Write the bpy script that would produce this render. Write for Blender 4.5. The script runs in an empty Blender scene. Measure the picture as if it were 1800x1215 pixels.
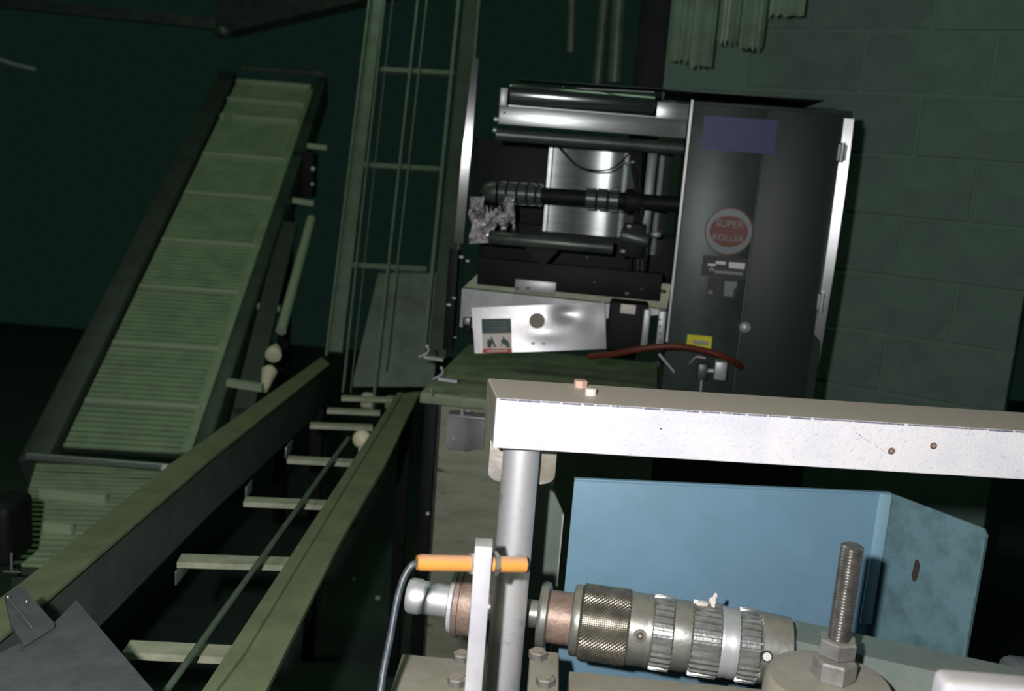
import bpy, bmesh, math, random
from mathutils import Matrix, Vector
random.seed(7)
R = math.radians
sc = bpy.context.scene
COL = sc.collection
# ------------------------------------------------------------------ camera
CZ = 1.9; F = 1750.0
PITCH, ROLL = R(11.0), R(4.4)
CAM = Vector((0, 0, CZ))
fwd = Vector((0, math.cos(PITCH), -math.sin(PITCH)))
up0 = Vector((0, math.sin(PITCH), math.cos(PITCH)))
rt0 = Vector((1, 0, 0))
rt = rt0*math.cos(ROLL) + up0*math.sin(ROLL)
up = up0*math.cos(ROLL) - rt0*math.sin(ROLL)
cd = bpy.data.cameras.new('camera'); cam = bpy.data.objects.new('camera', cd); COL.objects.link(cam)
cam.matrix_world = Matrix(((rt.x, up.x, -fwd.x, 0), (rt.y, up.y, -fwd.y, 0), (rt.z, up.z, -fwd.z, CZ), (0, 0, 0, 1)))
cd.lens = 35; cd.sensor_width = 36; cd.clip_start = .02
cd.dof.use_dof = True; cd.dof.focus_distance = 1.45; cd.dof.aperture_fstop = 5.6
sc.camera = cam
# ------------------------------------------------------------------ world, lights, exposure
wd = bpy.data.worlds.new('dark_hall'); sc.world = wd; wd.use_nodes = True
wd.node_tree.nodes['Background'].inputs[0].default_value = (.0036, .0098, .0072, 1)
wd.node_tree.nodes['Background'].inputs[1].default_value = 1.0
def light(name, kind, loc, energy, color, size=.1, rot=(0, 0, 0), sy=None, spread=None):
    l = bpy.data.lights.new(name, kind); l.energy = energy; l.color = color
    if kind == 'AREA':
        l.size = size
        if sy: l.shape = 'RECTANGLE'; l.size_y = sy
        if spread: l.spread = R(spread)
    else: l.shadow_soft_size = size
    o = bpy.data.objects.new(name, l); COL.objects.link(o); o.location = loc; o.rotation_euler = rot
    return o
light('camera_flash', 'POINT', (-.14, -.02, CZ+.08), 88, (1, .97, .97), .018)
# two dim green-tinted fluorescent ceiling lamps above the conveyors
light('ceiling_lamp_left', 'AREA', (-1.6, 3.2, 4.6), 10, (.72, 1, .66), 1.6, (0, 0, 0), .4)
light('ceiling_lamp_right', 'AREA', (.9, 2.6, 4.6), 3.5, (.72, 1, .7), 1.6, (0, 0, 0), .4)
sc.view_settings.view_transform = 'Standard'; sc.view_settings.look = 'None'
sc.view_settings.gamma = 1; sc.view_settings.use_curve_mapping = False
sc.view_settings.exposure = 0.0
# ------------------------------------------------------------------ geometry of the view: rays to world planes
def ray(px, py): return (fwd*F + rt*(px-900) - up*(py-607.5))
def P(px, py, Y):
    d = ray(px, py); return CAM + d*(Y/d.y)
def PH(px, py, h):                       # point on the horizontal plane h metres below the camera
    d = ray(px, py); return CAM + d*(-h/d.z)
class Fr:
    def __init__(s, o, u=None, v=None, yaw=None):
        if yaw is not None:
            a = R(yaw); u = Vector((math.cos(a), -math.sin(a), 0)); v = Vector((0, 0, 1))
        u = u.normalized(); w = u.cross(v).normalized(); v = w.cross(u).normalized()
        s.o, s.u, s.v, s.w = o, u, v, w
        s.M = Matrix(((u.x, v.x, w.x, o.x), (u.y, v.y, w.y, o.y), (u.z, v.z, w.z, o.z), (0, 0, 0, 1)))
    def uv(s, px, py, w=0.0):
        d = ray(px, py); t = ((s.o + s.w*w - CAM).dot(s.w))/d.dot(s.w)
        q = CAM + d*t - s.o
        return q.dot(s.u), q.dot(s.v)
    def p(s, px, py, w=0.0):
        a, b = s.uv(px, py, w); return Vector((a, b, w))
    def W(s, x, y, z=0): return s.o + s.u*x + s.v*y + s.w*z
I4 = Matrix.Identity(4)
# ------------------------------------------------------------------ mesh builder
def basis(ax):
    ax = ax.normalized(); t = Vector((0, 0, 1)) if abs(ax.z) < .9 else Vector((1, 0, 0))
    a = ax.cross(t).normalized(); return a, ax.cross(a).normalized()
class MB:
    def __init__(s): s.bm = bmesh.new()
    def box(s, a, b, bev=0, seg=2):
        x0, x1 = sorted((a[0], b[0])); y0, y1 = sorted((a[1], b[1])); z0, z1 = sorted((a[2], b[2]))
        m = Matrix.Translation(((x0+x1)/2, (y0+y1)/2, (z0+z1)/2)) @ Matrix.Diagonal((x1-x0, y1-y0, z1-z0, 1))
        g = bmesh.ops.create_cube(s.bm, size=1, matrix=m)
        if bev:
            es = {e for v in g['verts'] for e in v.link_edges}
            bmesh.ops.bevel(s.bm, geom=list(es), offset=bev, segments=seg, affect='EDGES', profile=.5)
        return s
    def rings(s, rings, cap=True, close=False):
        vs = [[s.bm.verts.new(p) for p in r] for r in rings]; n = len(vs[0])
        for i in range(len(vs)-1):
            for j in range(n):
                try: s.bm.faces.new((vs[i][j], vs[i][(j+1) % n], vs[i+1][(j+1) % n], vs[i+1][j]))
                except ValueError: pass
        if cap:
            s.bm.faces.new(vs[0][::-1]); s.bm.faces.new(vs[-1])
        return s
    def lathe(s, p0, ax, prof, n=32, cap=True):
        a, b = basis(Vector(ax)); ax = Vector(ax).normalized(); p0 = Vector(p0)
        return s.rings([[p0+ax*t+(a*math.cos(6.28318*j/n)+b*math.sin(6.28318*j/n))*r for j in range(n)] for t, r in prof], cap)
    def cyl(s, p0, p1, r, r1=None, n=24, bev=0):
        p0, p1 = Vector(p0), Vector(p1); L = (p1-p0).length; r1 = r if r1 is None else r1
        pr = [(0, r), (L, r1)] if not bev else [(0, r-bev), (bev*.3, r-bev*.3), (bev, r), (L-bev, r1), (L-bev*.3, r1-bev*.3), (L, r1-bev)]
        return s.lathe(p0, p1-p0, pr, n)
    def hexn(s, p0, p1, r, rot=0):
        p0, p1 = Vector(p0), Vector(p1); ax = (p1-p0); L = ax.length; ax.normalize(); a, b = basis(ax)
        rr = []
        for t, q in ((0, .9), (.08, 1), (.9, 1), (1, .9)):
            rr.append([p0+ax*L*t+(a*math.cos(rot+j*math.pi/3)+b*math.sin(rot+j*math.pi/3))*r*q for j in range(6)])
        return s.rings(rr)
    def tube(s, pts, r, n=12):
        pts = [Vector(p) for p in pts]; rr = []; a = None
        for i, p in enumerate(pts):
            t = (pts[min(i+1, len(pts)-1)]-pts[max(i-1, 0)]).normalized()
            if a is None: a, b = basis(t)
            a = (a-t*a.dot(t)).normalized(); b = t.cross(a)
            rr.append([p+(a*math.cos(6.28318*j/n)+b*math.sin(6.28318*j/n))*r for j in range(n)])
        return s.rings(rr)
    def prism(s, pts, z0, z1, bev=0):
        lo = [s.bm.verts.new((p[0], p[1], z0)) for p in pts]; hi = [s.bm.verts.new((p[0], p[1], z1)) for p in pts]
        f = [s.bm.faces.new(lo[::-1]), s.bm.faces.new(hi)]; n = len(pts)
        for i in range(n): f.append(s.bm.faces.new((lo[i], lo[(i+1) % n], hi[(i+1) % n], hi[i])))
        if bev:
            es = {e for q in f for e in q.edges}
            bmesh.ops.bevel(s.bm, geom=list(es), offset=bev, segments=2, affect='EDGES', profile=.5)
        return s
    def beam(s, p0, p1, w, h, upv=(0, 0, 1), bev=0):   # rectangular bar between two points
        p0, p1 = Vector(p0), Vector(p1); t = (p1-p0).normalized(); a = t.cross(Vector(upv)).normalized(); b = a.cross(t)
        q = [(-1, -1), (1, -1), (1, 1), (-1, 1)]
        return s.rings([[p+a*x*w/2+b*y*h/2 for x, y in q] for p in (p0, p1)])
    def ball(s, c, r, n=20, sc_=(1, 1, 1)):
        bmesh.ops.create_uvsphere(s.bm, u_segments=n, v_segments=n//2, radius=r, matrix=Matrix.Translation(c) @ Matrix.Diagonal((*sc_, 1))); return s
def spline(pts, k=8):
    pts = [Vector(p) for p in pts]; out = []
    for i in range(len(pts)-1):
        p0 = pts[max(i-1, 0)]; p1 = pts[i]; p2 = pts[i+1]; p3 = pts[min(i+2, len(pts)-1)]
        for j in range(k):
            t = j/k; out.append(.5*((2*p1)+(p2-p0)*t+(2*p0-5*p1+4*p2-p3)*t*t+(3*p1-p0-3*p2+p3)*t**3))
    return out+[pts[-1]]
WM = {}
def thing(name, label, cat, loc, group=None, kind=None):
    o = bpy.data.objects.new(name, None); COL.objects.link(o); o.empty_display_size = .05
    M = loc if isinstance(loc, Matrix) else Matrix.Translation(loc)
    o.matrix_basis = M; WM[o.name] = M
    if label: o['label'] = label
    if cat: o['category'] = cat
    if group: o['group'] = group
    if kind: o['kind'] = kind
    return o
def part(name, mb, m, parent=None, M=I4, label=None, cat=None, group=None, kind=None, ang=35, smooth=True):
    me = bpy.data.meshes.new(name)
    bmesh.ops.recalc_face_normals(mb.bm, faces=mb.bm.faces)
    # put the mesh origin at its own middle so every piece has a sensible pivot
    vs = mb.bm.verts; c = Vector((0, 0, 0))
    lo = Vector([min(v.co[i] for v in vs) for i in range(3)]); hi = Vector([max(v.co[i] for v in vs) for i in range(3)])
    c = (lo+hi)/2
    bmesh.ops.translate(mb.bm, verts=vs, vec=-c)
    mb.bm.to_mesh(me); mb.bm.free()
    if smooth:
        me.polygons.foreach_set('use_smooth', [True]*len(me.polygons)); me.set_sharp_from_angle(angle=R(ang))
    me.materials.append(m)
    return place(name, me, parent, M @ Matrix.Translation(c), label, cat, group, kind)
def place(name, me, parent, MW, label=None, cat=None, group=None, kind=None):
    o = bpy.data.objects.new(name, me); COL.objects.link(o); WM[o.name] = MW
    if parent:
        o.parent = parent; o.matrix_basis = WM[parent.name].inverted() @ MW
    else: o.matrix_basis = MW
    if label: o['label'] = label
    if cat: o['category'] = cat
    if group: o['group'] = group
    if kind: o['kind'] = kind
    return o
def text(s, fr, x, y, z, size, m, parent, name='lettering', align='CENTER', sx=1):
    cu = bpy.data.curves.new(name, 'FONT'); cu.body = s; cu.size = size; cu.align_x = align; cu.align_y = 'CENTER'; cu.extrude = .0002; cu.space_line = .8
    to = bpy.data.objects.new('t', cu); COL.objects.link(to); bpy.context.view_layer.update()
    me = bpy.data.meshes.new_from_object(to.evaluated_get(bpy.context.evaluated_depsgraph_get()))
    bpy.data.objects.remove(to); me.name = name; me.materials.clear(); me.materials.append(m)
    return place(name, me, parent, fr.M @ Matrix.Translation((x, y, z)) @ Matrix.Diagonal((sx, 1, 1, 1)))
# ------------------------------------------------------------------ materials
def mat(name, col, rough=.5, metal=0., col2=None, ns=12, lo=.4, hi=.65, bump=0, bs=60, dust=None, da=.8, stretch=None, rvar=0, spec=.5, col3=None, n3=40, lo3=.62, hi3=.72):
    m = bpy.data.materials.new(name); m.use_nodes = True; N = m.node_tree.nodes; L = m.node_tree.links
    b = N['Principled BSDF']; b.inputs['Roughness'].default_value = rough; b.inputs['Metallic'].default_value = metal
    b.inputs['Specular IOR Level'].default_value = spec
    tc = N.new('ShaderNodeTexCoord'); src = tc.outputs['Object']
    if stretch:
        mp = N.new('ShaderNodeMapping'); mp.inputs['Scale'].default_value = stretch; L.new(src, mp.inputs['Vector']); src = mp.outputs[0]
    def noise(scale, lo, hi):
        n = N.new('ShaderNodeTexNoise'); n.inputs['Scale'].default_value = scale; n.inputs['Detail'].default_value = 6; n.inputs['Roughness'].default_value = .65
        L.new(src, n.inputs['Vector']); r = N.new('ShaderNodeMapRange'); r.inputs[1].default_value = lo; r.inputs[2].default_value = hi
        L.new(n.outputs[0], r.inputs[0]); return r.outputs[0]
    def mix(f, A, B):
        x = N.new('ShaderNodeMix'); x.data_type = 'RGBA'
        L.new(f, x.inputs[0])
        for k, v in ((6, A), (7, B)):
            if isinstance(v, tuple): x.inputs[k].default_value = (*v, 1)
            else: L.new(v, x.inputs[k])
        return x.outputs[2]
    c = col
    if col2: 
        f = noise(ns, lo, hi); c = mix(f, col, col2)
        if rvar:
            r = N.new('ShaderNodeMapRange'); r.inputs[3].default_value = rough; r.inputs[4].default_value = rough+rvar
            L.new(f, r.inputs[0]); L.new(r.outputs[0], b.inputs['Roughness'])
    if col3: c = mix(noise(n3, lo3, hi3), c, col3)
    if dust:
        g = N.new('ShaderNodeNewGeometry'); sp = N.new('ShaderNodeSeparateXYZ'); L.new(g.outputs['Normal'], sp.inputs[0])
        r = N.new('ShaderNodeMapRange'); r.inputs[1].default_value = .45; r.inputs[2].default_value = .85; r.inputs[4].default_value = da
        L.new(sp.outputs[2], r.inputs[0]); c = mix(r.outputs[0], c, dust)
        if metal:
            q = N.new('ShaderNodeMapRange'); q.inputs[3].default_value = metal; q.inputs[4].default_value = 0; L.new(r.outputs[0], q.inputs[0]); L.new(q.outputs[0], b.inputs['Metallic'])
    if isinstance(c, tuple): b.inputs['Base Color'].default_value = (*c, 1)
    else: L.new(c, b.inputs['Base Color'])
    if bump:
        n = N.new('ShaderNodeTexNoise'); n.inputs['Scale'].default_value = bs; n.inputs['Detail'].default_value = 4; L.new(src, n.inputs['Vector'])
        bp = N.new('ShaderNodeBump'); bp.inputs['Strength'].default_value = bump; bp.inputs['Distance'].default_value = .003
        L.new(n.outputs[0], bp.inputs['Height']); L.new(bp.outputs[0], b.inputs['Normal'])
    return m
M = {}
M['galv'] = mat('galvanised_bar', (.9, .89, .92), .5, 0, (.68, .69, .78), 7, .42, .75, .25, 300, dust=(.62, .54, .46), da=1, col3=(.45, .47, .58), n3=160, lo3=.56, hi3=.8)
M['chip'] = mat('chipped_dark_edge', (.12, .13, .18), .7, 0, (.3, .3, .34), 200, .45, .6)
M['tube'] = mat('aluminium_tube', (.95, .95, .98), .5, .72, (.7, .71, .76), 26, .5, .75, .05, 120, rvar=.1, col3=(.2, .2, .24), n3=45, lo3=.6, hi3=.8)
M['tanmetal'] = mat('dusty_bracket', (.5, .48, .46), .5, .4, (.36, .33, .24), 30, .4, .65, .2, 150, dust=(.42, .38, .3))
M['alu'] = mat('bright_aluminium', (.8, .8, .84), .4, .3, (.68, .68, .74), 30, .4, .7, dust=(.45, .42, .38))
M['orange'] = mat('orange_plastic', (.85, .38, .08), .32, 0, (.6, .32, .14), 60, .5, .75, dust=(.6, .36, .24), da=.7)
M['black'] = mat('black_plastic', (.012, .012, .013), .5)
M['cable'] = mat('grey_cable', (.05, .07, .085), .35, 0, (.16, .16, .15), 60, .5, .7)
M['steel'] = mat('worn_steel', (.36, .37, .34), .4, .7, (.2, .2, .17), 30, .4, .65, .1, 150, dust=(.3, .28, .22), da=.6)
M['spline'] = mat('splined_steel', (.46, .48, .47), .26, .8, (.28, .28, .26), 60, .4, .65, .1, 200, dust=(.4, .38, .32), da=.35)
M['knurl'] = mat('knurled_steel', (.3, .28, .23), .3, .75, (.16, .145, .115), 40, .4, .65, .05, 200)
M['brown'] = mat('rusty_brown_ring', (.42, .3, .24), .5, .35, (.26, .19, .15), 50, .4, .65, .2, 200)
M['slot'] = mat('dark_worn_slot', (.035, .025, .02), .8)
M['rust'] = mat('rust', (.2, .09, .04), .8, 0, (.1, .05, .03), 80)
M['bolt'] = mat('dusty_bolt', (.34, .3, .26), .5, .5, (.2, .2, .19), 60, .4, .6, dust=(.38, .34, .27))
M['pink'] = mat('pinkish_bolt_head', (.75, .47, .36), .5, 0, (.6, .42, .35), 90)
M['rod'] = mat('threaded_steel', (.36, .35, .32), .3, .8, (.22, .21, .19), 80)
M['hex'] = mat('hex_steel', (.5, .5, .5), .35, .7, (.32, .31, .27), 50, dust=(.4, .37, .29), da=.6)
M['arm'] = mat('grey_green_arm', (.17, .22, .2), .6, 0, (.22, .25, .22), 20, .4, .65, .2, 150)
M['tan'] = mat('dusty_machine_frame', (.32, .3, .23), .7, 0, (.38, .36, .3), 25, .4, .65, .2, 150)
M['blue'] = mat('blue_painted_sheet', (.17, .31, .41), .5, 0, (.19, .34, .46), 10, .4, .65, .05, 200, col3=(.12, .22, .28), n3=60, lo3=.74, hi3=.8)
M['blueedge'] = mat('pale_blue_flange', (.24, .41, .5), .4, 0, (.3, .4, .42), 20, .5, .7)  # flange colour paler than the back sheet, blotched at random
M['blueshade'] = mat('shaded_blue_sheet', (.12, .22, .25), .55, 0, (.065, .12, .13), 22, .45, .7, .05, 200)  # side sheet's dimness under grazing flash put into its colour, with random blotches
M['inox'] = mat('stainless_sheet', (.5, .54, .54), .34, .75, (.42, .46, .46), 8, .4, .6, .04, 20, stretch=(1, 12, 1))
M['polish'] = mat('polished_steel', (.8, .82, .84), .33, .95, (.6, .62, .64), 6, bump=.05, bs=15)
M['roller'] = mat('dark_chromed_roller', (.34, .38, .37), .22, .95)
M['inoxb'] = mat('matt_stainless', (.55, .57, .58), .42, .35, (.4, .42, .42), 8, .4, .6)
M['guard'] = mat('dented_stainless_cover', (.93, .91, .93), .44, .75, (.8, .8, .84), 6, .4, .6, .35, 9)
M['panel'] = mat('dark_green_grey_enclosure', (.045, .07, .06), .42, .3, (.032, .052, .045), 9, .4, .6)
M['panel2'] = mat('dark_enclosure_door', (.02, .032, .027), .5, .2)
M['dark'] = mat('dark_machine_metal', (.012, .015, .014), .6, .1, (.007, .009, .008), 12, spec=.25)
M['mid'] = mat('grey_green_machine_metal', (.13, .16, .14), .42, .6, (.08, .1, .09), 14)
M['olive'] = mat('olive_painted_cabinet', (.4, .43, .3), .5, 0, (.3, .33, .23), 6, .4, .62, .05, 40, stretch=(1, 5, 1), col3=(.03, .035, .03), n3=4, lo3=.6, hi3=.68)
M['olivetop'] = mat('olive_table_top', (.42, .48, .32), .4, .1, (.3, .35, .23), 12, .4, .6)
M['coverolive'] = mat('olive_cover_sheet', (.2, .25, .2), .4, .2, (.15, .19, .16), 10)
M['purple'] = mat('violet_blue_sticker', (.016, .018, .13), .5)
M['yellow'] = mat('yellow_sticker', (.75, .72, .02), .5)
M['red'] = mat('red_print', (.62, .08, .04), .5)
M['stred'] = mat('brick_red_print', (.15, .028, .012), .5)
M['pale'] = mat('pale_print', (.17, .22, .22), .4)
M['white'] = mat('white_print', (.75, .75, .72), .5)
M['green'] = mat('dark_green_print', (.02, .07, .06), .5)
M['cream'] = mat('cream_label', (.85, .78, .7), .5)
M['hose'] = mat('rust_red_hose', (.15, .03, .014), .5, 0, (.11, .023, .012), 50)
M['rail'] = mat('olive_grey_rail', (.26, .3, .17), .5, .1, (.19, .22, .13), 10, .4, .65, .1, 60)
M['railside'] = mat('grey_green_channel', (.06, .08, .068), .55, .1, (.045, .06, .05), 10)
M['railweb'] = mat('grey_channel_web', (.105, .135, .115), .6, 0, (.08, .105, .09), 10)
M['rung'] = mat('cream_rung', (.52, .54, .39), .5, 0, (.36, .39, .28), 20)
M['belt'] = mat('green_grey_belt_links', (.33, .45, .27), .5, 0, (.25, .35, .22), 9, .4, .62)
M['cleat'] = mat('pale_belt_cleat', (.42, .52, .35), .5)
M['frame'] = mat('elevator_frame', (.17, .23, .17), .42, .2, (.12, .165, .12), 12)
M['sheet'] = mat('green_back_sheet', (.055, .085, .06), .5, 0, (.03, .05, .035), 5)
M['cmu'] = mat('painted_concrete_block', (.135, .22, .175), .8, 0, (.11, .18, .145), 9, .4, .62, .5, 90)
M['mortar'] = mat('mortar', (.15, .235, .19), .9, 0, bump=.4, bs=120)
M['floor'] = mat('dark_concrete_floor', (.075, .11, .09), .9, 0, (.055, .085, .07), 3, spec=.1)
M['greyplate'] = mat('dusty_grey_plate', (.1, .11, .115), .7, 0, (.075, .085, .09), 20, .4, .6, .2, 200)
M['curtain'] = mat('pale_green_plastic_strip', (.27, .39, .27), .45, 0, (.17, .25, .18), 6)
M['ivory'] = mat('ivory_plastic', (.85, .82, .58), .45)
M['lint'] = mat('white_lint', (.85, .78, .7), .9)
M['film'] = mat('crumpled_clear_film', (.85, .82, .86), .22, .3, (.2, .2, .22), 30, .45, .6, 1, 40)
# ================================================================== SETTING
fl = MB().box((-6, -1.5, -.1), (5, 9, 0)); part('floor', fl, M['floor'], kind='structure')
# block wall behind the machine, blocks proud of recessed mortar
FW = Fr(P(1700, 560, 3.25), yaw=30); FW.o.z = 0; FW = Fr(FW.o, yaw=30)
uR = FW.uv(1782, 640)[0]; uL = FW.uv(1150, 300)[0]
wall = thing('wall_right', None, None, FW.M, kind='structure')
part('mortar_bed', MB().box((uL, 0, -.2), (uR-.004, 3.6, -.003)), M['mortar'], wall, FW.M, smooth=False)
bl = {}
def block_mesh(w):
    k = round(w, 3)
    if k not in bl:
        b = MB().box((-w/2+.004, -.095, -.1), (w/2-.004, .095, 0), .003, 1); bl[k] = bpy.data.meshes.new('block'); b.bm.to_mesh(bl[k]); b.bm.free(); bl[k].materials.append(M['cmu'])
    return bl[k]
off = FW.uv(1578, 540)[1]
for r_ in range(18):
    y = .1+r_*.2 - (.1-(off % .2)) ; x = uR - (.2 if r_ % 2 else 0)
    if y < .1 or y > 3.5: continue
    if r_ % 2: place('block', block_mesh(.2), wall, FW.M @ Matrix.Translation((uR-.1, y, 0)))
    while x-.4 > uL-.01:
        place('block', block_mesh(.4), wall, FW.M @ Matrix.Translation((x-.2, y, random.uniform(-.002, .002)))); x -= .4
# steel column standing at the left end of the block wall
FC = Fr(P(1145, 60, 3.9), yaw=10)
a = FC.uv(1122, 60); b = FC.uv(1178, 60)
part('steel_column', MB().box((a[0], -FC.o.z, -.12), (b[0], 2.2, 0), .006), M['dark'], None, FC.M, 'black steel column behind the machine, left of the block wall', 'column')
# ================================================================== CRUMPLE / CURTAIN top right
FS = Fr(P(1290, 30, 3.45), yaw=24)
for i, (x0, x1, yb, lab) in enumerate(((1178, 1222, 108, 'leftmost hanging pale green plastic strip above the machine'), (1218, 1262, 118, 'longest hanging green plastic strip, second from the left'), (1262, 1302, 76, 'hanging green plastic strip in the middle of the curtain'), (1300, 1346, 86, 'bright hanging green plastic strip, second from the right'), (1346, 1412, 28, 'shortest wide plastic strip at the right end of the curtain'))):
    A = FS.uv(x0+5, 20, .0); B = FS.uv(x1+1, 20); yb_ = FS.uv((x0+x1)/2, yb)[1]
    m = MB(); n = 8; w = B[0]-A[0]
    ys = [yb_+.012*math.sin(3*k+i) for k in range(n+1)]
    rr = []
    fr_ = [(A[0]+w*k/n, .012*math.sin(k*1.7+i)) for k in range(n+1)]
    outl = [(x, z+.002) for x, z in fr_]+[(x, z-.002) for x, z in fr_[::-1]]
    yy = ys+ys[::-1]
    m.rings([[Vector((x, y, z)) for (x, z), y in zip(outl, yy)], [Vector((x, .6, z)) for (x, z) in outl]])
    part('plastic_strip', m, M['curtain'], None, FS.M, lab, 'curtain strip', 'plastic curtain strips')
# hanging pipes at the top
for x0, y0, x1, y1, Y, r_, lab in ((1008, -60, 1003, 92, 5.0, .022, 'thin dim vertical pipe hanging above the roller housing'), (1092, -60, 1080, 145, 4.6, .032, 'brighter green vertical pipe beside the black column'), (1068, -60, 1050, 150, 4.9, .025, 'short dim vertical pipe left of the bright green pipe')):
    part('pipe', MB().cyl(P(x0, y0, Y), P(x1, y1, Y), r_), M['frame'], None, I4, lab, 'pipe')
# ventilation duct and beam, top left
FD = P(395, 62, 5.6)
m = MB().beam(P(395, 30, 5.6), P(760, -60, 5.0), .14, .2); du = thing('duct', 'dim grey sloping duct crossing the top left corner', 'duct', P(395, 30, 5.6)); part('duct_body', m, M['mid'], du)
m = MB().beam(P(-40, 0, 5.8), P(385, 44, 5.7), .1, .055); part('overhead_beam', m, M['mid'], None, I4, 'faint horizontal beam along the top left edge', 'beam')
m = MB().ball(P(393, 56, 5.3), .045, 16, (1.1, 1, .8)); part('duct_joint', m, M['mid'], du)
m = MB().tube([P(-20, 100, 4.6), P(30, 116, 4.6), P(64, 124, 4.6)], .014); part('steel_rod', m, M['inox'], None, I4, 'short shiny rod in the dark at the upper left edge', 'rod')
# ================================================================== INCLINED BELT CONVEYOR (left)
Bc = P(222, 793, 3.15); Tc = P(481, 157, 5.5); s_ = (Tc-Bc); lat = Vector((s_.y, -s_.x, 0)).normalized()
FB = Fr(Bc, lat, s_)
belt = thing('inclined_belt_conveyor', 'steep green-grey slatted belt conveyor rising at the left', 'conveyor', FB.M)
Lb = s_.length
def edge(pts):
    return [FB.uv(*p) for p in pts]
hw = .205
# rows of belt links
m = MB(); pitch = .0245; n = int((Lb+.02)/pitch)
for i in range(n):
    y = i*pitch; m.box((-hw, y+.003, -.006), (hw, y+pitch-.004, .004+.001*(i % 2)))
part('belt_rows', m, M['belt'], belt, FB.M, kind='stuff', smooth=False)
part('belt_carcass', MB().box((-hw, 0, -.02), (hw, Lb, -.004)), M['sheet'], belt, FB.M, smooth=False)
for (x, y) in ((450, 152), (430, 184), (430, 213), (410, 278), (375, 346), (350, 430), (315, 512), (280, 612), (240, 714)):
    yy = FB.uv(x, y)[1]; k = .035 if y < 230 else .02
    if y == 213:
        xs = FB.uv(398, 207)[0], FB.uv(410, 209)[0]
        mm = MB().box((-hw+.005, yy-.012, 0), (xs[0], yy+.012, .03), .003).box((xs[1], yy-.012, 0), (hw-.01, yy+.012, .03), .003)
    else: mm = MB().box((-hw+.005, yy-.01, 0), (hw-.01, yy+.01, k), .003)
    part('cleat', mm, M['cleat'], belt, FB.M)
for sgn, w_ in ((-1, .09), (1, .055)):
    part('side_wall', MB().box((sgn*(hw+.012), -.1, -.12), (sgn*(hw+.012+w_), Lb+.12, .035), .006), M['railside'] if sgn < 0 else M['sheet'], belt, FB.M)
part('edge_strip', MB().box((hw-.03, 0, .004), (hw+.008, Lb, .012), .002), M['belt'], belt, FB.M)
part('end_roller', MB().cyl((-hw-.05, Lb+.07, -.03), (hw+.05, Lb+.07, -.03), .035), M['railside'], belt, FB.M)
part('end_bar', MB().box((-hw, Lb+.19, .0), (hw+.04, Lb+.21, .03), .003), M['frame'], belt, FB.M)
for q in (-.2, .2):
    part('leg', MB().beam(FB.W(q*1.2, 1.7, -.1), Vector((FB.W(q*1.2, 1.7, -.1).x, FB.W(q*1.2, 1.7, -.1).y, 0)), .05, .05, (0, 1, 0)), M['dark'], belt)
# side bracket frame to the right of the belt
br = belt
FBR = Fr(P(470, 640, 3.4), lat, s_)
p0 = P(402, 870, 3.05); p1 = P(548, 330, 4.7)
part('side_channel', MB().beam(P(405, 820, 3.15), P(508, 395, 4.4), .07, .03), M['railside'], br)
part('side_rod', MB().cyl(P(494, 582, 3.75), P(547, 385, 4.5), .02), M['cleat'], br)
for (x0, y0, x1, y1, Y) in ((447, 537, 492, 543, 3.9), (400, 672, 462, 682, 3.35), (515, 352, 552, 358, 4.6), (540, 256, 575, 260, 5.0)):
    part('stand_off', MB().beam(P(x0, y0, Y), P(x1, y1, Y), .03, .024), M['cleat'], br)
part('cone_foot', MB().lathe(P(480, 626, 3.5), P(492, 585, 3.7)-P(480, 626, 3.5), [(0, .018), (.006, .029), (.03, .029), (.09, .008)], 20), M['ivory'], br)
part('cone_foot', MB().lathe(P(464, 686, 3.4), P(478, 636, 3.5)-P(464, 686, 3.4), [(0, .013), (.05, .022), (.085, .029), (.1, .018)], 20), M['ivory'], br)
cl = part('clamp', MB().box(P(512, 345, 4.85), P(560, 268, 4.95), .01), M['dark'], belt)
for x, y, r_ in ((550, 297, .012), (549, 324, .009)): part('screw', MB().ball(P(x, y, 4.78), r_, 12), M['white'], cl)  # white balls stand in for white reflections on the clamp
# lower level piece of the belt in front of the incline
hB = CZ-Bc.z
def slabH(pts, h, th, px=True, bev=0):
    q = [PH(x, y, h) for x, y in pts]; m = MB(); m.prism([(p.x, p.y) for p in q], CZ-h-th, CZ-h, bev); return m
low = thing('lower_belt_section', 'flat lower section of green-grey belt below the incline, behind the left rail', 'conveyor', PH(200, 860, hB))
part('belt_bed', slabH([(60, 812), (330, 822), (250, 905), (120, 1010), (20, 1000)], hB, .05), M['sheet'], low)
m = MB()
A0, A1, B0, B1 = PH(65, 818, hB), PH(325, 826, hB), PH(10, 1000, hB), PH(140, 1004, hB)
for i in range(22):
    t = (i+.5)/22; a_ = A0.lerp(B0, t); b_ = A1.lerp(B1, t); m.beam(a_+Vector((0, 0, .006)), b_+Vector((0, 0, .006)), .016, .008)
part('belt_rows', m, M['belt'], low, kind='stuff', smooth=False)
for a_, b_ in (((72, 878), (188, 890)), ((80, 938), (128, 944))):
    part('cleat', MB().beam(PH(*a_, hB)+Vector((0, 0, .02)), PH(*b_, hB)+Vector((0, 0, .02)), .02, .03), M['cleat'], low)
part('cross_shaft', MB().cyl(PH(48, 802, hB-.05), PH(300, 822, hB-.05), .012), M['inox'], low)
m = MB().ball(PH(289, 824, hB-.07), .012, 12); part('bright_screw', m, M['white'], low)
# black junction box at left edge
jb = thing('junction_box', 'black box with a small cross-headed pin at the left edge', 'box', P(20, 1000, 2.0))
part('body', MB().box(P(-30, 1000, 2.0), P(62, 860, 2.12), .02, 3), M['dark'], jb)
part('pin', MB().cyl(P(20, 1004, 1.96), P(20, 972, 1.96), .003, n=8).cyl(P(6, 1005, 1.96), P(36, 1006, 1.96), .002, n=8), M['inox'], jb)
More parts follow.
